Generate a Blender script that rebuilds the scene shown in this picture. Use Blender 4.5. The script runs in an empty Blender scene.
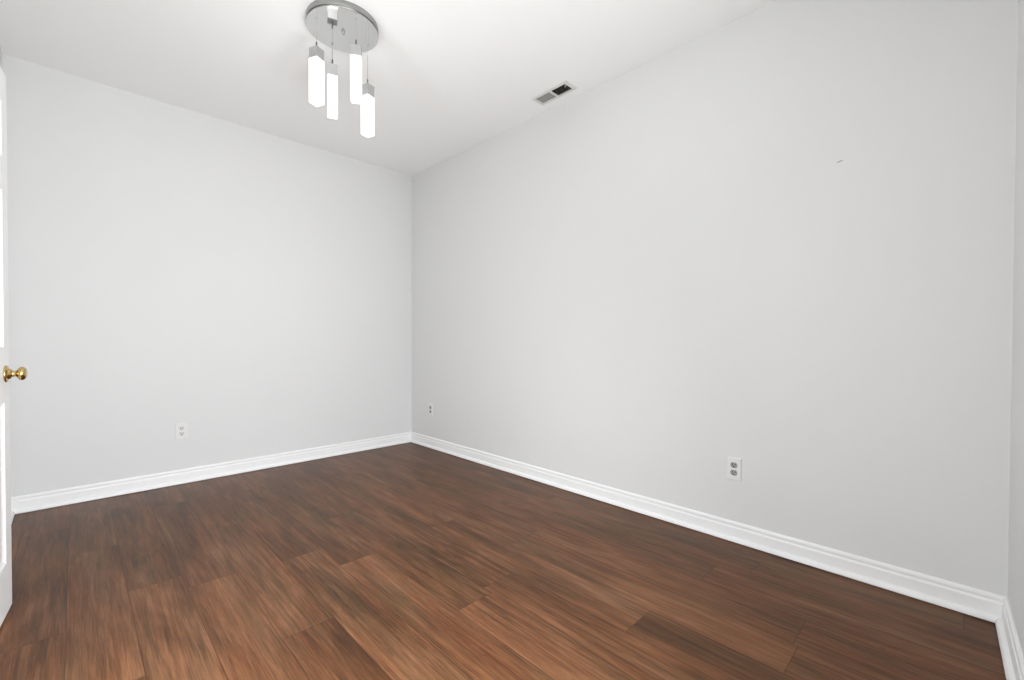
import bpy, bmesh, math, random
from mathutils import Vector, Matrix

random.seed(7)
scene = bpy.context.scene
COL = scene.collection

# ------------------------------------------------------------------ camera
W_PX, H_PX = 1024, 680
F_PX = 444.583
RT = Vector((0.71317598, -0.70097726, 0.00330052))
UP = Vector((0.00677097, 0.01159684, 0.99990983))
FW = Vector((0.70095233, 0.71308933, -0.01301688))
cam_data = bpy.data.cameras.new('camera')
cam_data.sensor_fit = 'HORIZONTAL'
cam_data.sensor_width = 36.0
cam_data.lens = 36.0 * F_PX / W_PX
cam_data.shift_y = 5.5 / W_PX
cam_data.clip_start = 0.01
cam = bpy.data.objects.new('camera', cam_data)
COL.objects.link(cam)
cam.matrix_world = Matrix(((RT.x, UP.x, -FW.x, 0.0),
                           (RT.y, UP.y, -FW.y, 0.0),
                           (RT.z, UP.z, -FW.z, 1.04),
                           (0, 0, 0, 1)))
scene.camera = cam

# ------------------------------------------------------------------ room size (metres)
XR, YB, H = 2.4374, 3.9363, 2.6892          # right wall, back wall, ceiling
XL = -0.2900                                 # left wall
FC = Vector((XR, -0.1226, 0))                # front right corner
FA = math.radians(1.56)                      # the front wall is a little out of square
FU = Vector((-math.cos(FA), -math.sin(FA), 0))   # along the front wall, towards the left
FN = Vector((-math.sin(FA), math.cos(FA), 0))    # into the room
FLEN = (XR - XL) / math.cos(FA)
BASE_T, BASE_H = 0.032, 0.100
WIN_U = (1.20, 2.60)                         # added window along the front wall
WIN_Z = (0.10, 2.40)
DOOR_Y = (1.02, 1.82)                        # doorway in the left wall
DOOR_H = 2.05

# ------------------------------------------------------------------ sky, added fill lamps, exposure
world = bpy.data.worlds.new('sky')
scene.world = world
world.use_nodes = True
wn, wl = world.node_tree.nodes, world.node_tree.links
wn.clear()
w_out = wn.new('ShaderNodeOutputWorld')
w_bg = wn.new('ShaderNodeBackground')
w_tc = wn.new('ShaderNodeTexCoord')
w_sep = wn.new('ShaderNodeSeparateXYZ')
w_ramp = wn.new('ShaderNodeValToRGB')
w_ramp.color_ramp.elements[0].position = 0.0
w_ramp.color_ramp.elements[0].color = (0.95, 0.98, 1.0, 1)
w_ramp.color_ramp.elements[1].position = 0.9
w_ramp.color_ramp.elements[1].color = (0.45, 0.66, 1.0, 1)
wl.new(w_tc.outputs['Generated'], w_sep.inputs[0])
wl.new(w_sep.outputs['Z'], w_ramp.inputs['Fac'])
wl.new(w_ramp.outputs['Color'], w_bg.inputs['Color'])
w_bg.inputs['Strength'].default_value = 1.0
wl.new(w_bg.outputs[0], w_out.inputs['Surface'])


def area_light(name, loc, direction, sx, sy, energy, color, spread):
    l = bpy.data.lights.new(name, 'AREA')
    l.shape = 'RECTANGLE'
    l.size, l.size_y = sx, sy
    l.energy = energy
    l.color = color
    l.spread = math.radians(spread)
    o = bpy.data.objects.new(name, l)
    COL.objects.link(o)
    o.location = loc
    o.rotation_euler = Vector(direction).to_track_quat('-Z', 'Y').to_euler()
    return o


# added area lamps: one in the unseen window, one tilted up to brighten the ceiling,
# and one behind the doorway, put in to even out the room
wc = FC + FU * ((WIN_U[0] + WIN_U[1]) / 2) - FN * 0.02
area_light('window_fill', (wc.x, wc.y, 0.98), FN + Vector((0, 0, -0.34)),
           1.30, 1.66, 30.5, (0.955, 0.98, 1.0), 110)
area_light('ceiling_fill', (wc.x - 0.12, -0.34, 0.55), (-0.12, math.cos(math.radians(50)), math.sin(math.radians(50))),
           1.25, 0.50, 24.0, (0.975, 0.99, 0.99), 105)
area_light('doorway_fill', (XL - 0.16, (DOOR_Y[0] + DOOR_Y[1]) / 2, 0.86), (1, -0.24, -0.14),
           0.72, 1.62, 24.5, (0.96, 0.985, 1.0), 180)

vs = scene.view_settings
vs.view_transform = 'Standard'
vs.look = 'None'
vs.exposure = 0.12
vs.gamma = 1.0
vs.use_curve_mapping = False


# ------------------------------------------------------------------ helpers
def obj(name, bm, mat, parent=None, smooth=False):
    bmesh.ops.recalc_face_normals(bm, faces=bm.faces[:])
    me = bpy.data.meshes.new(name)
    bm.to_mesh(me)
    bm.free()
    if smooth:
        for p in me.polygons:
            p.use_smooth = True
    if mat is not None:
        me.materials.append(mat)
    o = bpy.data.objects.new(name, me)
    COL.objects.link(o)
    if parent is not None:
        o.parent = parent
    return o


def structure(name, bm, mat):
    o = obj(name, bm, mat)
    o['kind'] = 'structure'
    return o


def thing(name, label, cat, loc, rotz=0.0, group=None):
    o = bpy.data.objects.new(name, None)
    o.empty_display_size = 0.05
    COL.objects.link(o)
    o.location = loc
    o.rotation_euler = (0, 0, rotz)
    o['label'] = label
    o['category'] = cat
    if group:
        o['group'] = group
    return o


def add_box(bm, x0, x1, y0, y1, z0, z1, bevel=0.0, segs=2):
    r = bmesh.ops.create_cube(bm, size=1.0)
    vs_ = r['verts']
    for v in vs_:
        v.co = Vector((x0 + (v.co.x + .5) * (x1 - x0), y0 + (v.co.y + .5) * (y1 - y0), z0 + (v.co.z + .5) * (z1 - z0)))
    if bevel > 0:
        es = list({e for v in vs_ for e in v.link_edges})
        bmesh.ops.bevel(bm, geom=es, offset=bevel, segments=segs, profile=0.5, affect='EDGES')


def add_lathe(bm, prof, n=48, M=None):
    """prof: list of (radius, z); closed with caps at zero radius."""
    M = M or Matrix.Identity(4)
    rings = []
    for r, z in prof:
        if r < 1e-6:
            rings.append([bm.verts.new(M @ Vector((0, 0, z)))])
        else:
            rings.append([bm.verts.new(M @ Vector((r * math.cos(2 * math.pi * k / n), r * math.sin(2 * math.pi * k / n), z))) for k in range(n)])
    for a, b in zip(rings[:-1], rings[1:]):
        for k in range(n):
            k2 = (k + 1) % n
            if len(a) == 1 and len(b) == 1:
                continue
            if len(a) == 1:
                bm.faces.new((a[0], b[k], b[k2]))
            elif len(b) == 1:
                bm.faces.new((a[k], a[k2], b[0]))
            else:
                bm.faces.new((a[k], a[k2], b[k2], b[k]))


def add_sweep(bm, prof, p0, p1, nrm, m0=0.0, m1=0.0):
    """extrude a (distance from wall, height) profile along a wall from p0 to p1;
    m0 / m1 are the mitres: metres along the run per metre away from the wall."""
    p0, p1, nrm = Vector(p0), Vector(p1), Vector(nrm)
    d = (p1 - p0).normalized()
    a = [bm.verts.new(p0 + nrm * q + d * (m0 * q) + Vector((0, 0, z))) for q, z in prof]
    b = [bm.verts.new(p1 + nrm * q - d * (m1 * q) + Vector((0, 0, z))) for q, z in prof]
    n = len(prof)
    for k in range(n):
        k2 = (k + 1) % n
        bm.faces.new((a[k], a[k2], b[k2], b[k]))
    bm.faces.new(a)
    bm.faces.new(list(reversed(b)))


def add_wall(bm, p0, p1, z0, z1, outward, thick, holes=()):
    """a solid wall with rectangular holes; holes are (s0, s1, z0, z1) along p0->p1."""
    p0, p1, outward = Vector(p0), Vector(p1), Vector(outward)
    L = (p1 - p0).length
    d = (p1 - p0) / L
    ss = sorted({0.0, L, *[h[0] for h in holes], *[h[1] for h in holes]})
    zs = sorted({z0, z1, *[h[2] for h in holes], *[h[3] for h in holes]})

    def solid(i, j):
        if i < 0 or j < 0 or i >= len(ss) - 1 or j >= len(zs) - 1:
            return False
        s, z = (ss[i] + ss[i + 1]) / 2, (zs[j] + zs[j + 1]) / 2
        return not any(h[0] < s < h[1] and h[2] < z < h[3] for h in holes)
    V = {}

    def v(i, j, k):
        if (i, j, k) not in V:
            V[(i, j, k)] = bm.verts.new(p0 + d * ss[i] + outward * (thick * k) + Vector((0, 0, zs[j])))
        return V[(i, j, k)]
    for i in range(len(ss) - 1):
        for j in range(len(zs) - 1):
            if not solid(i, j):
                continue
            for k in (0, 1):
                bm.faces.new((v(i, j, k), v(i + 1, j, k), v(i + 1, j + 1, k), v(i, j + 1, k)))
            if not solid(i - 1, j):
                bm.faces.new((v(i, j, 0), v(i, j + 1, 0), v(i, j + 1, 1), v(i, j, 1)))
            if not solid(i + 1, j):
                bm.faces.new((v(i + 1, j, 0), v(i + 1, j + 1, 0), v(i + 1, j + 1, 1), v(i + 1, j, 1)))
            if not solid(i, j - 1):
                bm.faces.new((v(i, j, 0), v(i + 1, j, 0), v(i + 1, j, 1), v(i, j, 1)))
            if not solid(i, j + 1):
                bm.faces.new((v(i, j + 1, 0), v(i + 1, j + 1, 0), v(i + 1, j + 1, 1), v(i, j + 1, 1)))


# ------------------------------------------------------------------ materials
def principled(name, color, rough=0.5, metal=0.0, spec=0.5, noise=0.0, nscale=40.0, bump=0.0):
    m = bpy.data.materials.new(name)
    m.use_nodes = True
    nt = m.node_tree
    b = nt.nodes['Principled BSDF']
    b.inputs['Base Color'].default_value = (*color, 1)
    b.inputs['Roughness'].default_value = rough
    b.inputs['Metallic'].default_value = metal
    b.inputs['Specular IOR Level'].default_value = spec
    if noise or bump:
        tc = nt.nodes.new('ShaderNodeTexCoord')
        nz = nt.nodes.new('ShaderNodeTexNoise')
        nz.inputs['Scale'].default_value = nscale
        nz.inputs['Detail'].default_value = 4
        nt.links.new(tc.outputs['Object'], nz.inputs['Vector'])
        if noise:
            mx = nt.nodes.new('ShaderNodeMix')
            mx.data_type = 'RGBA'
            mx.inputs['A'].default_value = (*[c * (1 - noise) for c in color], 1)
            mx.inputs['B'].default_value = (*[min(1, c * (1 + noise)) for c in color], 1)
            nt.links.new(nz.outputs['Fac'], mx.inputs['Factor'])
            nt.links.new(mx.outputs['Result'], b.inputs['Base Color'])
        if bump:
            bp = nt.nodes.new('ShaderNodeBump')
            bp.inputs['Strength'].default_value = bump
            bp.inputs['Distance'].default_value = 0.001
            nt.links.new(nz.outputs['Fac'], bp.inputs['Height'])
            nt.links.new(bp.outputs['Normal'], b.inputs['Normal'])
    return m


M_WALL = principled('wall_paint', (0.765, 0.767, 0.765), 0.75, spec=0.25, noise=0.008, nscale=3.0)
M_CEIL = principled('ceiling_paint', (0.945, 0.945, 0.943), 0.9, spec=0.1, noise=0.006, nscale=2.0)
M_TRIM = principled('trim_paint', (0.91, 0.91, 0.907), 0.36, spec=0.4, noise=0.008, nscale=8.0)
M_DOOR = principled('door_paint', (0.90, 0.90, 0.895), 0.55, spec=0.2, noise=0.006, nscale=6.0)
M_BRASS = principled('polished_brass', (0.60, 0.445, 0.20), 0.14, metal=1.0, noise=0.04, nscale=60)
M_CHROME = principled('polished_chrome', (0.75, 0.75, 0.74), 0.07, metal=1.0, noise=0.01, nscale=20)
M_SKIRT = principled('chrome_dark_reflection', (0.36, 0.36, 0.355), 0.38, metal=0.85, noise=0.03, nscale=40)  # chrome rim's dark reflection, put into the base colour
M_FERRULE = principled('dark_ferrule', (0.16, 0.16, 0.155), 0.45, metal=0.6, noise=0.03, nscale=80)
M_CAP = principled('brushed_nickel', (0.46, 0.46, 0.465), 0.5, metal=0.7, noise=0.03, nscale=80)
M_WIRE = principled('steel_cable', (0.42, 0.42, 0.41), 0.4, metal=0.8, noise=0.03, nscale=80)
M_PLATE = principled('outlet_plastic', (0.80, 0.80, 0.79), 0.35, noise=0.006, nscale=30)
M_RECEPT = principled('receptacle_plastic', (0.72, 0.72, 0.71), 0.4, noise=0.01, nscale=60)
M_RECEPT_G = principled('grey_receptacle_plastic', (0.34, 0.34, 0.335), 0.45, noise=0.02, nscale=60)
M_SLOT = principled('slot_dark', (0.02, 0.02, 0.02), 0.7, noise=0.05, nscale=60)
M_VENT = principled('vent_enamel', (0.70, 0.69, 0.665), 0.45, noise=0.01, nscale=40)
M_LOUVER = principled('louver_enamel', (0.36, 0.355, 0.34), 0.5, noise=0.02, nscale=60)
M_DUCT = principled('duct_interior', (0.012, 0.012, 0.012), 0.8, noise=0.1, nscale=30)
M_CHIP = principled('chipped_plaster', (0.22, 0.215, 0.20), 0.9, noise=0.2, nscale=300)


def emission(name, color, strength):
    m = bpy.data.materials.new(name)
    m.use_nodes = True
    nt = m.node_tree
    nt.nodes.clear()
    o = nt.nodes.new('ShaderNodeOutputMaterial')
    e = nt.nodes.new('ShaderNodeEmission')
    tc = nt.nodes.new('ShaderNodeTexCoord')
    nz = nt.nodes.new('ShaderNodeTexNoise')
    nz.inputs['Scale'].default_value = 90
    mr = nt.nodes.new('ShaderNodeMapRange')
    mr.inputs['To Min'].default_value = strength * 0.9
    mr.inputs['To Max'].default_value = strength * 1.1
    nt.links.new(tc.outputs['Object'], nz.inputs['Vector'])
    nt.links.new(nz.outputs['Fac'], mr.inputs['Value'])
    nt.links.new(mr.outputs['Result'], e.inputs['Strength'])
    e.inputs['Color'].default_value = (*color, 1)
    nt.links.new(e.outputs[0], o.inputs['Surface'])
    return m


M_TUBE = emission('lit_acrylic', (1.0, 0.975, 0.93), 2.2)


def glass_material():
    m = bpy.data.materials.new('window_glass')
    m.use_nodes = True
    nt = m.node_tree
    nt.nodes.clear()
    o = nt.nodes.new('ShaderNodeOutputMaterial')
    t = nt.nodes.new('ShaderNodeBsdfTransparent')
    g = nt.nodes.new('ShaderNodeBsdfGlossy')
    g.inputs['Roughness'].default_value = 0.02
    mx = nt.nodes.new('ShaderNodeMixShader')
    mx.inputs['Fac'].default_value = 0.06
    nt.links.new(t.outputs[0], mx.inputs[1])
    nt.links.new(g.outputs[0], mx.inputs[2])
    nt.links.new(mx.outputs[0], o.inputs['Surface'])
    return m


M_GLASS = glass_material()


def floor_material():
    """vinyl wood planks: UV carries metres across / along each plank, 'seed' and 'tone' vary per plank."""
    m = bpy.data.materials.new('wood_plank_floor')
    m.use_nodes = True
    nt = m.node_tree
    N, L = nt.nodes, nt.links
    b = N['Principled BSDF']

    def math_(op, a, c=None, clamp=False):
        n = N.new('ShaderNodeMath')
        n.operation = op
        n.use_clamp = clamp
        for i, q in enumerate((a, c)):
            if q is None:
                continue
            if isinstance(q, (int, float)):
                n.inputs[i].default_value = q
            else:
                L.new(q, n.inputs[i])
        return n.outputs[0]

    def attr(nm):
        n = N.new('ShaderNodeAttribute')
        n.attribute_name = nm
        return n.outputs['Fac']
    seed, tone = attr('seed'), attr('tone')
    uv = N.new('ShaderNodeUVMap')
    uv.uv_map = 'plank'

    def noise(sx, sy, scale, detail, rough, dist=0.0, off=0.0):
        mp = N.new('ShaderNodeMapping')
        mp.inputs['Scale'].default_value = (sx, sy, 1)
        L.new(uv.outputs['UV'], mp.inputs['Vector'])
        n = N.new('ShaderNodeTexNoise')
        n.noise_dimensions = '4D'
        n.inputs['Scale'].default_value = scale
        n.inputs['Detail'].default_value = detail
        n.inputs['Roughness'].default_value = rough
        n.inputs['Distortion'].default_value = dist
        L.new(mp.outputs[0], n.inputs['Vector'])
        L.new(math_('ADD', math_('MULTIPLY', seed, 37.0), off), n.inputs['W'])
        return n.outputs['Fac']

    blotch = noise(7.0, 1.5, 1.0, 3.0, 0.55, 0.8)              # broad light and dark patches
    streak = noise(46.0, 2.4, 1.0, 8.0, 0.70, 0.5, 5.0)        # cathedral streaks
    grain = noise(230.0, 6.0, 1.0, 5.0, 0.75, 0.2, 11.0)       # pores and fine lines
    knots = noise(14.0, 6.0, 1.0, 3.0, 0.5, 1.8, 21.0)         # small dark smudges
    hue = noise(8.0, 1.1, 1.0, 4.0, 0.6, 0.6, 31.0)            # drift between red and olive brown

    v = math_('MULTIPLY', math_('SUBTRACT', blotch, 0.5), 0.85)
    v = math_('ADD', v, math_('MULTIPLY', math_('SUBTRACT', streak, 0.5), 1.25))
    v = math_('ADD', v, math_('MULTIPLY', math_('SUBTRACT', grain, 0.5), 0.95))
    v = math_('ADD', v, math_('MULTIPLY', math_('SUBTRACT', tone, 0.5), 0.13))
    v = math_('ADD', v, 0.475, True)

    def ramp_(stops):
        n = N.new('ShaderNodeValToRGB')
        cr = n.color_ramp
        cr.elements[0].position, cr.elements[0].color = stops[0][0], (*stops[0][1], 1)
        cr.elements[1].position, cr.elements[1].color = stops[-1][0], (*stops[-1][1], 1)
        for pos, c in stops[1:-1]:
            cr.elements.new(pos).color = (*c, 1)
        L.new(v, n.inputs['Fac'])
        return n.outputs['Color']
    red = ramp_([(0.0, (0.034, 0.014, 0.007)), (0.28, (0.076, 0.029, 0.0115)), (0.5, (0.132, 0.0515, 0.0212)),
                 (0.72, (0.198, 0.084, 0.036)), (1.0, (0.300, 0.148, 0.074))])
    olive = ramp_([(0.0, (0.026, 0.014, 0.007)), (0.28, (0.063, 0.032, 0.0135)), (0.5, (0.109, 0.0540, 0.0240)),
                   (0.72, (0.172, 0.083, 0.043)), (1.0, (0.255, 0.143, 0.076))])
    hr = N.new('ShaderNodeMapRange')
    hr.inputs['From Min'].default_value = 0.36
    hr.inputs['From Max'].default_value = 0.62
    L.new(hue, hr.inputs['Value'])
    mh = N.new('ShaderNodeMix')
    mh.data_type = 'RGBA'
    L.new(hr.outputs['Result'], mh.inputs['Factor'])
    L.new(olive, mh.inputs['A'])
    L.new(red, mh.inputs['B'])
    # knots
    kr = N.new('ShaderNodeMapRange')
    kr.inputs['From Min'].default_value = 0.66
    kr.inputs['From Max'].default_value = 0.78
    L.new(knots, kr.inputs['Value'])
    mk = N.new('ShaderNodeMix')
    mk.data_type = 'RGBA'
    L.new(math_('MULTIPLY', kr.outputs['Result'], 0.55), mk.inputs['Factor'])
    L.new(mh.outputs['Result'], mk.inputs['A'])
    mk.inputs['B'].default_value = (0.035, 0.018, 0.011, 1)
    # seams: distance to the plank's edges, carried by a second UV map
    uv2 = N.new('ShaderNodeUVMap')
    uv2.uv_map = 'edge'
    sp = N.new('ShaderNodeSeparateXYZ')
    L.new(uv2.outputs['UV'], sp.inputs[0])
    ex = math_('MULTIPLY', math_('SUBTRACT', 0.5, math_('ABSOLUTE', math_('SUBTRACT', sp.outputs['X'], 0.5))), 0.178)
    ey = math_('MULTIPLY', math_('SUBTRACT', 0.5, math_('ABSOLUTE', math_('SUBTRACT', sp.outputs['Y'], 0.5))), 1.22)
    ed = math_('MINIMUM', ex, ey)
    er = N.new('ShaderNodeMapRange')
    er.inputs['From Min'].default_value = 0.0006
    er.inputs['From Max'].default_value = 0.0022
    er.inputs['To Min'].default_value = 0.5
    er.inputs['To Max'].default_value = 0.0
    L.new(ed, er.inputs['Value'])
    ms = N.new('ShaderNodeMix')
    ms.data_type = 'RGBA'
    L.new(er.outputs['Result'], ms.inputs['Factor'])
    L.new(mk.outputs['Result'], ms.inputs['A'])
    ms.inputs['B'].default_value = (0.020, 0.009, 0.006, 1)
    L.new(ms.outputs['Result'], b.inputs['Base Color'])
    rr = N.new('ShaderNodeMapRange')
    rr.inputs['To Min'].default_value = 0.29
    rr.inputs['To Max'].default_value = 0.42
    L.new(streak, rr.inputs['Value'])
    L.new(rr.outputs['Result'], b.inputs['Roughness'])
    b.inputs['Specular IOR Level'].default_value = 0.15
    bp = N.new('ShaderNodeBump')
    bp.inputs['Strength'].default_value = 0.12
    bp.inputs['Distance'].default_value = 0.0006
    L.new(math_('SUBTRACT', grain, math_('MULTIPLY', er.outputs['Result'], 1.5)), bp.inputs['Height'])
    L.new(bp.outputs['Normal'], b.inputs['Normal'])
    return m


M_FLOOR = floor_material()

# ------------------------------------------------------------------ floor: rows of planks running to the back wall
PW, PL, X_SEAM = 0.178, 1.22, -0.030
JOINT = {-1: 2.215, 0: 2.980, 1: 2.395, 2: 2.260, 3: 1.640, 4: 2.225, 5: 2.000, 6: 1.35, 7: 2.62,
         8: 0.835, 9: 0.384, 10: 1.62, 11: 0.790, 12: 0.660, 13: 1.21, -2: 1.30}


def build_floor():
    bm = bmesh.new()
    uv1 = bm.loops.layers.uv.new('plank')
    uv2 = bm.loops.layers.uv.new('edge')
    sd = bm.faces.layers.float.new('seed')
    tn = bm.faces.layers.float.new('tone')
    rng = random.Random(11)
    x_lo, x_hi, y_lo, y_hi = XL - 1.0, XR + 0.1, -0.40, YB + 0.1
    r0 = math.floor((x_lo - X_SEAM) / PW)
    r1 = math.ceil((x_hi - X_SEAM) / PW)
    for r in range(r0, r1):
        xa, xb = X_SEAM + r * PW, X_SEAM + (r + 1) * PW
        cx0, cx1 = max(xa, x_lo), min(xb, x_hi)
        j = JOINT.get(r, (r * 0.43) % PL)
        j -= PL * math.ceil((j - y_lo) / PL)
        while j < y_hi:
            cy0, cy1 = max(j, y_lo), min(j + PL, y_hi)
            if cy1 - cy0 > 1e-4 and cx1 - cx0 > 1e-4:
                vs4 = [bm.verts.new((x, y, 0)) for x, y in ((cx0, cy0), (cx1, cy0), (cx1, cy1), (cx0, cy1))]
                f = bm.faces.new(vs4)
                f[sd] = rng.random()
                f[tn] = rng.random()
                for lp in f.loops:
                    lp[uv1].uv = (lp.vert.co.x - xa, lp.vert.co.y - j)
                    lp[uv2].uv = ((lp.vert.co.x - xa) / PW, (lp.vert.co.y - j) / PL)
            j += PL
    # underside slab so the floor has a body
    add_box(bm, x_lo, x_hi, y_lo, y_hi, -0.06, -0.004)
    return structure('floor', bm, M_FLOOR)


build_floor()

# ------------------------------------------------------------------ walls and ceiling
FL = FC + FU * FLEN                                     # front left corner
bm = bmesh.new()
add_wall(bm, (XL - 0.12, YB, 0), (XR + 0.12, YB, 0), 0, H, (0, 1, 0), 0.12)
structure('wall_back', bm, M_WALL)
bm = bmesh.new()
add_wall(bm, (XR, -0.1226, 0), (XR, YB, 0), 0, H, (1, 0, 0), 0.12)
structure('wall_right', bm, M_WALL)
bm = bmesh.new()
add_wall(bm, FC - FU * 0.12, FL + FU * 0.12, 0, H, -FN, 0.12, [(WIN_U[0] + 0.12, WIN_U[1] + 0.12, WIN_Z[0], WIN_Z[1])])
structure('wall_front', bm, M_WALL)
bm = bmesh.new()
add_wall(bm, (XL, FL.y, 0), (XL, YB, 0), 0, H, (-1, 0, 0), 0.12,
         [(DOOR_Y[0] - FL.y, DOOR_Y[1] - FL.y, 0, DOOR_H)])
structure('wall_left', bm, M_WALL)
# hall behind the doorway
bm = bmesh.new()
add_box(bm, XL - 0.92, XL - 0.86, 0.50, 2.60, 0, H)
add_box(bm, XL - 0.86, XL - 0.12, 0.50, 0.56, 0, H)
add_box(bm, XL - 0.86, XL - 0.12, 2.54, 2.60, 0, H)
structure('wall_hall', bm, M_WALL)

# ceiling with the opening for the air vent
VX, VY, VSX, VSY = 2.297, 1.946, 0.122, 0.304           # vent centre and outer size
VHX, VHY = 0.084, 0.258                                 # its opening
bm = bmesh.new()
xs = [XL - 1.0, VX - VHX / 2, VX + VHX / 2, XR + 0.12]
ys = [-0.40, VY - VHY / 2, VY + VHY / 2, YB + 0.12]
zs = [H, H + 0.10]
gv = {(i, j, k): bm.verts.new((xs[i], ys[j], zs[k])) for i in range(4) for j in range(4) for k in range(2)}
for i in range(3):
    for j in range(3):
        if (i, j) == (1, 1):
            continue
        for k in range(2):
            bm.faces.new((gv[i, j, k], gv[i + 1, j, k], gv[i + 1, j + 1, k], gv[i, j + 1, k]))
for (a, b) in (((1, 1), (2, 1)), ((2, 1), (2, 2)), ((2, 2), (1, 2)), ((1, 2), (1, 1))):
    bm.faces.new((gv[(*a, 0)], gv[(*b, 0)], gv[(*b, 1)], gv[(*a, 1)]))
structure('ceiling', bm, M_CEIL)

# baseboards: base, cap bead and shoe in one profile
BASE = [(0, 0), (0.022, 0), (0.022, 0.005), (0.032, 0.005), (0.0318, 0.009), (0.030, 0.015), (0.026, 0.021),
        (0.020, 0.0245), (0.0145, 0.026), (0.014, 0.068), (0.0125, 0.073), (0.0095, 0.0765), (0.0095, 0.082),
        (0.0105, 0.086), (0.0105, 0.090), (0.0085, 0.096), (0.005, 0.0995), (0, 0.100)]
bm = bmesh.new()
add_sweep(bm, BASE, (XL, YB, 0), (XR, YB, 0), (0, -1, 0), 1, 1)
structure('baseboard_back', bm, M_TRIM)
bm = bmesh.new()
add_sweep(bm, BASE, (XR, YB, 0), (XR, -0.1226, 0), (-1, 0, 0), 1, math.tan(math.pi / 4 + FA / 2) * 0.98)
structure('baseboard_right', bm, M_TRIM)
bm = bmesh.new()
add_sweep(bm, BASE, FC, FL, FN, 1, 1)
structure('baseboard_front', bm, M_TRIM)
CAS = 0.057                                             # door casing width
bm = bmesh.new()
add_sweep(bm, BASE, (XL, FL.y, 0), (XL, DOOR_Y[0] - CAS, 0), (1, 0, 0), 1, 0)
add_sweep(bm, BASE, (XL, DOOR_Y[1] + CAS, 0), (XL, YB, 0), (1, 0, 0), 0, 1)
structure('baseboard_left', bm, M_TRIM)

# door casing and jamb
bm = bmesh.new()
y0, y1 = DOOR_Y
add_box(bm, XL - 0.12, XL + 0.004, y0, y0 + 0.018, 0, DOOR_H - 0.018)
add_box(bm, XL - 0.12, XL + 0.004, y1 - 0.018, y1, 0, DOOR_H - 0.018)
add_box(bm, XL - 0.12, XL + 0.004, y0, y1, DOOR_H - 0.018, DOOR_H)
add_box(bm, XL, XL + 0.009, y0 - CAS, y0 + 0.005, 0, DOOR_H - 0.005, 0.003)
add_box(bm, XL, XL + 0.009, y1 - 0.005, y1 + CAS, 0, DOOR_H - 0.005, 0.003)
add_box(bm, XL, XL + 0.009, y0 - CAS, y1 + CAS, DOOR_H - 0.005, DOOR_H + CAS, 0.003)
structure('trim_1', bm, M_TRIM)

# ------------------------------------------------------------------ unseen window, added in the front wall to bring in light
WM = Matrix(((FU.x, FN.x, 0, FC.x), (FU.y, FN.y, 0, FC.y), (0, 0, 1, 0), (0, 0, 0, 1)))
(wu0, wu1), (wz0, wz1) = WIN_U, WIN_Z
bm = bmesh.new()
for a in ((wu0, wu0 + .05, wz0, wz1), (wu1 - .05, wu1, wz0, wz1), (wu0 + .05, wu1 - .05, wz0, wz0 + .05),
          (wu0 + .05, wu1 - .05, wz1 - .05, wz1), (wu0 + .05, wu1 - .05, (wz0 + wz1) / 2 - .02, (wz0 + wz1) / 2 + .02)):
    add_box(bm, a[0], a[1], -0.11, -0.06, a[2], a[3], 0.004)
wo = structure('added_window_1', bm, M_TRIM)
wo.matrix_world = WM
bm = bmesh.new()
add_box(bm, wu0 + .05, wu1 - .05, -0.090, -0.084, wz0 + .05, (wz0 + wz1) / 2 - .02)
add_box(bm, wu0 + .05, wu1 - .05, -0.090, -0.084, (wz0 + wz1) / 2 + .02, wz1 - .05)
obj('window_pane', bm, M_GLASS, wo)
bm = bmesh.new()
add_box(bm, wu0 - .06, wu1 + .06, 0.0, 0.045, wz0 - .028, wz0 - .003, 0.005)
add_box(bm, wu0 - .057, wu0, 0.0, 0.012, wz0 - .003, wz1 + .057, 0.003)
add_box(bm, wu1, wu1 + .057, 0.0, 0.012, wz0 - .003, wz1 + .057, 0.003)
add_box(bm, wu0, wu1, 0.0, 0.012, wz1, wz1 + .057, 0.003)
to = structure('trim_2', bm, M_TRIM)
to.matrix_world = WM

# ------------------------------------------------------------------ open six panel door
DW, DT, DZ0, DZ1 = 0.762, 0.034, 0.010, 2.036
DANG = math.radians(5.0)
DE = Vector((-0.1807, 2.5788, 0))                       # free edge, room side
ds = Vector((-math.sin(DANG), -math.cos(DANG), 0))      # from the free edge to the hinges
dn = Vector((math.cos(DANG), -math.sin(DANG), 0))       # out of the door's room side
DM = Matrix(((ds.x, dn.x, 0, DE.x), (ds.y, dn.y, 0, DE.y), (0, 0, 1, 0), (0, 0, 0, 1)))


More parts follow.
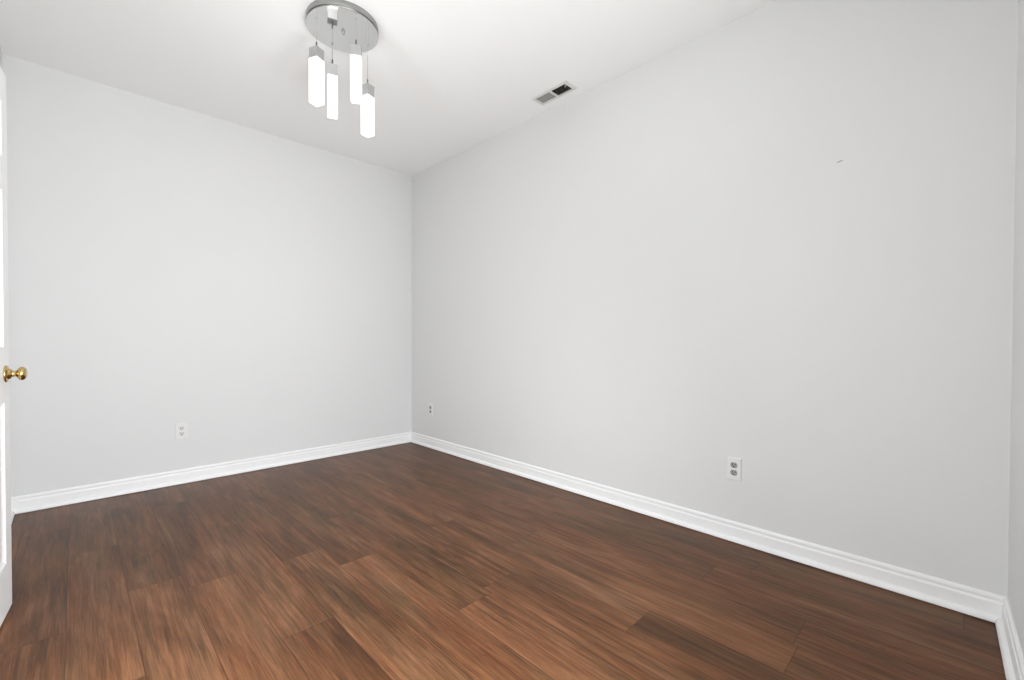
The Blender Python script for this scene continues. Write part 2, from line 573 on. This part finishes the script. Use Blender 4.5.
def build_door():
    bm = bmesh.new()
    ST, MU = 0.086, 0.10
    us = [0, ST, DW / 2 - MU / 2, DW / 2 + MU / 2, DW - ST, DW]
    zz = [DZ0, 0.200, 0.800, 1.005, 1.590, 1.712, 1.918, DZ1]
    for side in (0, 1):
        y = 0.0 if side == 0 else -DT
        s = 1 if side == 0 else -1
        for i in range(5):
            for j in range(7):
                a, b, c, d = us[i], us[i + 1], zz[j], zz[j + 1]
                if i in (1, 3) and j in (1, 3, 5):
                    # sunk moulding then a raised field
                    rings = []
                    for inset, dep in ((0, 0), (0.006, 0.005), (0.014, 0.009), (0.022, 0.009), (0.050, 0.002)):
                        rings.append([bm.verts.new((u, y - s * dep, z)) for u, z in
                                      ((a + inset, c + inset), (b - inset, c + inset), (b - inset, d - inset), (a + inset, d - inset))])
                    for r0, r1 in zip(rings[:-1], rings[1:]):
                        for k in range(4):
                            bm.faces.new((r0[k], r0[(k + 1) % 4], r1[(k + 1) % 4], r1[k]))
                    bm.faces.new(rings[-1])
                else:
                    bm.faces.new([bm.verts.new((u, y, z)) for u, z in ((a, c), (b, c), (b, d), (a, d))])
    for (a, b) in (((0, DZ0), (DW, DZ0)), ((DW, DZ0), (DW, DZ1)), ((DW, DZ1), (0, DZ1)), ((0, DZ1), (0, DZ0))):
        bm.faces.new([bm.verts.new(q) for q in ((a[0], 0, a[1]), (b[0], 0, b[1]), (b[0], -DT, b[1]), (a[0], -DT, a[1]))])
    bmesh.ops.remove_doubles(bm, verts=bm.verts[:], dist=1e-5)
    o = structure('door_1', bm, M_DOOR)
    o['label'] = 'white six panel door standing open against the left wall with a brass knob'
    o.matrix_world = DM
    return o


door = build_door()
KU, KZ = 0.070, 0.906
for side in (1, -1):
    A = Matrix.Translation((KU, 0 if side == 1 else -DT, KZ)) @ Matrix.Rotation(-math.pi / 2 * side, 4, 'X')
    out = 0.74 if side == 1 else 0.60
    bm = bmesh.new()
    add_lathe(bm, [(0, 0.0), (0.0315, 0.0), (0.0322, 0.002), (0.0315, 0.0045), (0.0285, 0.0065), (0.022, 0.0080),
                   (0.0195, 0.011), (0.0180, 0.0155), (0.0150, 0.017), (0, 0.017)], 40, A)
    ro = obj('rosette', bm, M_BRASS, door, True)
    ro['label'] = 'round brass rosette'
    bm = bmesh.new()
    prof = [(0, 0.017), (0.0125, 0.017), (0.0115, 0.022), (0.0108, 0.029), (0.0125, 0.034), (0.0185, 0.0375), (0.0232, 0.042),
            (0.0255, 0.048), (0.0258, 0.053), (0.0245, 0.059), (0.0212, 0.0645), (0.0165, 0.068), (0.0095, 0.0695), (0, 0.070)]
    add_lathe(bm, [(r, 0.017 + (z - 0.017) * out) for r, z in prof], 40, A)
    kn = obj('door_knob', bm, M_BRASS, door, True)
    kn['label'] = 'polished brass ball knob'
bm = bmesh.new()
add_box(bm, -0.0015, 0.0005, -DT / 2 - 0.0125, -DT / 2 + 0.0125, KZ - 0.028, KZ + 0.028, 0.0006)
add_box(bm, -0.010, -0.001, -DT / 2 - 0.006, -DT / 2 + 0.006, KZ - 0.008, KZ + 0.008, 0.002)
obj('latch', bm, M_BRASS, door)
for z in (0.22, 1.02, 1.82):
    bm = bmesh.new()
    add_lathe(bm, [(0, z - 0.046), (0.0055, z - 0.045), (0.0055, z + 0.045), (0.0035, z + 0.048), (0, z + 0.049)], 16,
              Matrix.Translation((DW + 0.004, 0.001, 0)))
    add_box(bm, DW - 0.001, DW + 0.002, -0.030, 0.0, z - 0.044, z + 0.044)
    obj('hinge', bm, M_BRASS, door)

# ------------------------------------------------------------------ pendant ceiling light
PC = Vector((1.0110, 2.2950, H))
light = thing('pendant_ceiling_light', 'round chrome ceiling light with four glowing square tube pendants', 'ceiling light', PC)
CH = 0.0416                                             # canopy height
R = 0.1768
bm = bmesh.new()                                        # greyed skirt, groove added above the mirror plate for the rim's dark reflection
add_lathe(bm, [(0, -0.0004), (R - 0.002, -0.0004), (R, -0.0025), (R, -0.0265), (R - 0.0015, -0.028), (R - 0.007, -0.0285), (R - 0.007, -0.0388), (0, -0.0388)], 96)
canopy = obj('canopy', bm, M_SKIRT, light)
bm = bmesh.new()
add_lathe(bm, [(0, -0.0380), (R - 0.001, -0.0380), (R, -0.0388), (R, -CH + 0.001), (R - 0.0010, -CH), (0, -CH)], 96)
plate = obj('mirror_plate', bm, M_CHROME, light)
plate['label'] = 'mirror-polished round chrome plate'
for o in (canopy, plate):
    for p in o.data.polygons:
        p.use_smooth = abs(p.normal.z) < 0.5
bm = bmesh.new()
add_lathe(bm, [(0, -CH), (0.0085, -CH), (0.0085, -CH - 0.005), (0.0055, -CH - 0.007), (0.0055, -CH - 0.012), (0.0065, -CH - 0.014), (0.0045, -CH - 0.017), (0, -CH - 0.018)], 24)
obj('canopy_screw', bm, M_WIRE, light, True)
HR = 0.1368
TOP = H
#          dx,  dy, cap top, cap bottom, tube bottom (heights), yaw
PEND = [(-HR, 0.000, 2.494, 2.441, 2.223, 24.0),
        (0.000, HR, 2.528, 2.468, 2.255, -20.0),
        (0.006, -HR, 2.507, 2.453, 2.237, -31.0),
        (HR, 0.002, 2.421, 2.361, 2.155, 18.0)]
for dx, dy, z_ct, z_cb, z_tb, yaw in PEND:
    M2 = Matrix.Translation((dx, dy, 0)) @ Matrix.Rotation(math.radians(yaw), 4, 'Z')
    zt, zb, ze = z_ct - TOP, z_cb - TOP, z_tb - TOP
    # cable with its grommet
    bm = bmesh.new()
    add_lathe(bm, [(0, -CH), (0.0050, -CH), (0.0050, -CH - 0.003), (0.0035, -CH - 0.006), (0.0013, -CH - 0.008), (0.0013, zt + 0.030), (0, zt + 0.030)], 16, M2)
    cab = obj('pendant', bm, M_WIRE, light)
    bm = bmesh.new()
    add_lathe(bm, [(0, zt + 0.037), (0.0026, zt + 0.0365), (0.0038, zt + 0.034), (0.0042, zt + 0.003), (0.0060, zt + 0.002), (0.0060, zt), (0, zt)], 16, M2)
    obj('ferrule', bm, M_FERRULE, cab, True)
    # cap
    bm = bmesh.new()
    hs = 0.0250
    add_box(bm, -hs, hs, -hs, hs, zb, zt, 0.0012)
    bmesh.ops.transform(bm, matrix=M2, verts=bm.verts[:])
    obj('cap', bm, M_CAP, cab)
    # glowing square tube
    bm = bmesh.new()
    ts = 0.0252
    add_box(bm, -ts, ts, -ts, ts, ze, zb, 0.0012, 2)
    bmesh.ops.transform(bm, matrix=M2, verts=bm.verts[:])
    tb = obj('tube_shade', bm, M_TUBE, cab)
    tb['label'] = 'glowing white acrylic tube'

# ------------------------------------------------------------------ ceiling air vent
vent = thing('air_vent', 'white rectangular two-way air vent set in the ceiling near the right wall', 'air vent', (VX, VY, H))


def vent_parts():
    ox, oy, ix, iy = VSX / 2, VSY / 2, VHX / 2 - 0.002, VHY / 2 - 0.003
    bm = bmesh.new()
    loops = []
    for (a, b, z) in ((ox, oy, 0.0), (ox - 0.002, oy - 0.002, -0.004), (ox - 0.010, oy - 0.010, -0.0065), (ix + 0.003, iy + 0.003, -0.0065),
                      (ix, iy, -0.004), (ix, iy, 0.0015)):
        loops.append([bm.verts.new(q) for q in ((-a, -b, z), (a, -b, z), (a, b, z), (-a, b, z))])
    for r0, r1 in zip(loops[:-1], loops[1:]):
        for k in range(4):
            bm.faces.new((r0[k], r0[(k + 1) % 4], r1[(k + 1) % 4], r1[k]))
    add_box(bm, -ix, ix, -0.006, 0.006, -0.0055, 0.002)          # divider
    obj('frame', bm, M_VENT, vent)
    for sgn in (-1, 1):
        bm = bmesh.new()
        n = 9
        y_a, y_b = sgn * 0.008, sgn * (iy - 0.001)
        for k in range(n):
            yc = y_a + (y_b - y_a) * (k + 0.5) / n
            ang = math.radians(50 if sgn > 0 else 40.3)                               # slats lean away from the divider
            dy_, dz_ = math.cos(ang) * 0.0085, math.sin(ang) * 0.0085
            t = 0.0005 if sgn > 0 else 0.0003
            # near bank leans along the view, far bank across it
            q0 = Vector((0, yc + sgn * dy_, -0.004)) if sgn > 0 else Vector((0, yc - dy_, -0.004))
            q1 = Vector((0, yc - sgn * dy_, -0.004 + 2 * dz_)) if sgn > 0 else Vector((0, yc + dy_, -0.004 + 2 * dz_))
            nn = Vector((0, -(q1 - q0).z, (q1 - q0).y)).normalized() * t
            vv = []
            for x in (-ix, ix):
                for q in (q0 + nn, q1 + nn, q1 - nn, q0 - nn):
                    vv.append(bm.verts.new((x, q.y, q.z)))
            for k2 in range(4):
                k3 = (k2 + 1) % 4
                bm.faces.new((vv[k2], vv[k3], vv[4 + k3], vv[4 + k2]))
            bm.faces.new(vv[0:4])
            bm.faces.new(vv[4:8])
        obj('louvers', bm, M_LOUVER, vent)
    bm = bmesh.new()
    add_box(bm, -0.0025, 0.0025, -iy + 0.006, -iy + 0.016, -0.011, 0.002, 0.001)
    lv = obj('damper_lever', bm, M_LOUVER, vent)
    lv.location = (-ix + 0.02, 0, 0)
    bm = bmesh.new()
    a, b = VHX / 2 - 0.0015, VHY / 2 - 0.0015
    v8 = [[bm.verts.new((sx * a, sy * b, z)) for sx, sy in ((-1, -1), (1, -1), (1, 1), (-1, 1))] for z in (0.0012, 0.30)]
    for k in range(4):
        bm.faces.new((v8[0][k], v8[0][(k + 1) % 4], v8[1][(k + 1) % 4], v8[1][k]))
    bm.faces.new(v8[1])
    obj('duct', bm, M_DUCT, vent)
    for sgn in (-1, 1):
        bm = bmesh.new()
        add_lathe(bm, [(0, -0.0082), (0.0022, -0.0078), (0.0034, -0.0065), (0.0034, -0.005), (0, -0.005)], 16, Matrix.Translation((0, sgn * (VSY / 2 - 0.013), 0)))
        obj('screw', bm, M_VENT, vent)


vent_parts()


# ------------------------------------------------------------------ wall outlets
def make_outlet(label, loc, rotz, recept_mat):
    """local frame: -Y faces into the room."""
    t = thing('wall_outlet', label, 'outlet', loc, rotz)
    bm = bmesh.new()
    add_box(bm, -0.035, 0.035, -0.0055, 0.0, -0.0575, 0.0575)
    front = [e for e in bm.edges if all(v.co.y < -0.004 for v in e.verts)]
    bmesh.ops.bevel(bm, geom=front, offset=0.0035, segments=3, profile=0.6, affect='EDGES')
    obj('cover_plate', bm, M_PLATE, t)
    for s in (1, -1):
        zc = s * 0.0195
        bm = bmesh.new()
        # round face with flattened top and bottom
        n = 36
        ring = []
        for k in range(n):
            a = 2 * math.pi * k / n
            ring.append((0.0172 * math.cos(a), max(-0.0142, min(0.0142, 0.0172 * math.sin(a)))))
        f0 = [bm.verts.new((x, -0.0050, zc + z)) for x, z in ring]
        f1 = [bm.verts.new((x, -0.0068, zc + z)) for x, z in ring]
        f2 = [bm.verts.new((x * 0.95, -0.0073, zc + z * 0.95)) for x, z in ring]
        for ra, rb in ((f0, f1), (f1, f2)):
            for k in range(n):
                bm.faces.new((ra[k], ra[(k + 1) % n], rb[(k + 1) % n], rb[k]))
        bm.faces.new(f2)
        bm.faces.new(list(reversed(f0)))
        r = obj('receptacle', bm, recept_mat, t)
        bm = bmesh.new()
        add_box(bm, -0.0086, -0.0050, -0.0077, -0.0068, zc - 0.0010, zc + 0.0092)
        add_box(bm, 0.0050, 0.0082, -0.0077, -0.0068, zc + 0.0000, zc + 0.0085)
        add_lathe(bm, [(0, -0.0009), (0.0037, -0.0009), (0.0037, 0.0), (0, 0.0)], 16,
                  Matrix.Translation((0, -0.0068, zc - 0.0075)) @ Matrix.Rotation(math.pi / 2, 4, 'X') @ Matrix.Translation((0, 0, 0.0009)))
        obj('slot', bm, M_SLOT, r)
    bm = bmesh.new()
    add_lathe(bm, [(0, 0), (0.0032, 0), (0.0030, 0.0008), (0.0018, 0.0014), (0, 0.0015)], 16,
              Matrix.Translation((0, -0.0055, 0)) @ Matrix.Rotation(math.pi / 2, 4, 'X'))
    obj('screw', bm, M_PLATE, t)
    return t


make_outlet('white duplex wall outlet on the back wall, above its baseboard', (0.5420, YB, 0.3770), 0.0, M_RECEPT)
make_outlet('white outlet with dark sockets on the right wall, near the room corner', (XR, 3.590, 0.3660), -math.pi / 2, M_RECEPT_G)
make_outlet('white outlet with grey sockets on the right wall, nearest the camera', (XR, 0.8300, 0.3740), -math.pi / 2, M_RECEPT_G)

# small chip in the paint, high on the right wall
bm = bmesh.new()
pts = [(-0.0105, -0.0012), (-0.006, 0.0004), (-0.001, 0.0022), (0.005, 0.0034), (0.0115, 0.0038), (0.008, 0.0014), (0.003, -0.0002), (-0.003, -0.0020), (-0.008, -0.0024)]
fr = [bm.verts.new((0, y, z)) for y, z in pts]
bk = [bm.verts.new((-0.0008, y * 0.8, z * 0.8)) for y, z in pts]
for k in range(len(pts)):
    k2 = (k + 1) % len(pts)
    bm.faces.new((fr[k], fr[k2], bk[k2], bk[k]))
bm.faces.new(bk)
bm.faces.new(list(reversed(fr)))
chip = obj('paint_chip', bm, M_CHIP)
chip.location = (XR, 0.398, 1.8390)
chip.rotation_euler = (0, 0, 0)
chip.scale = (1, -1.15, 1.2)
chip['label'] = 'small dark chip in the paint high on the blank right wall'
chip['category'] = 'paint chip'
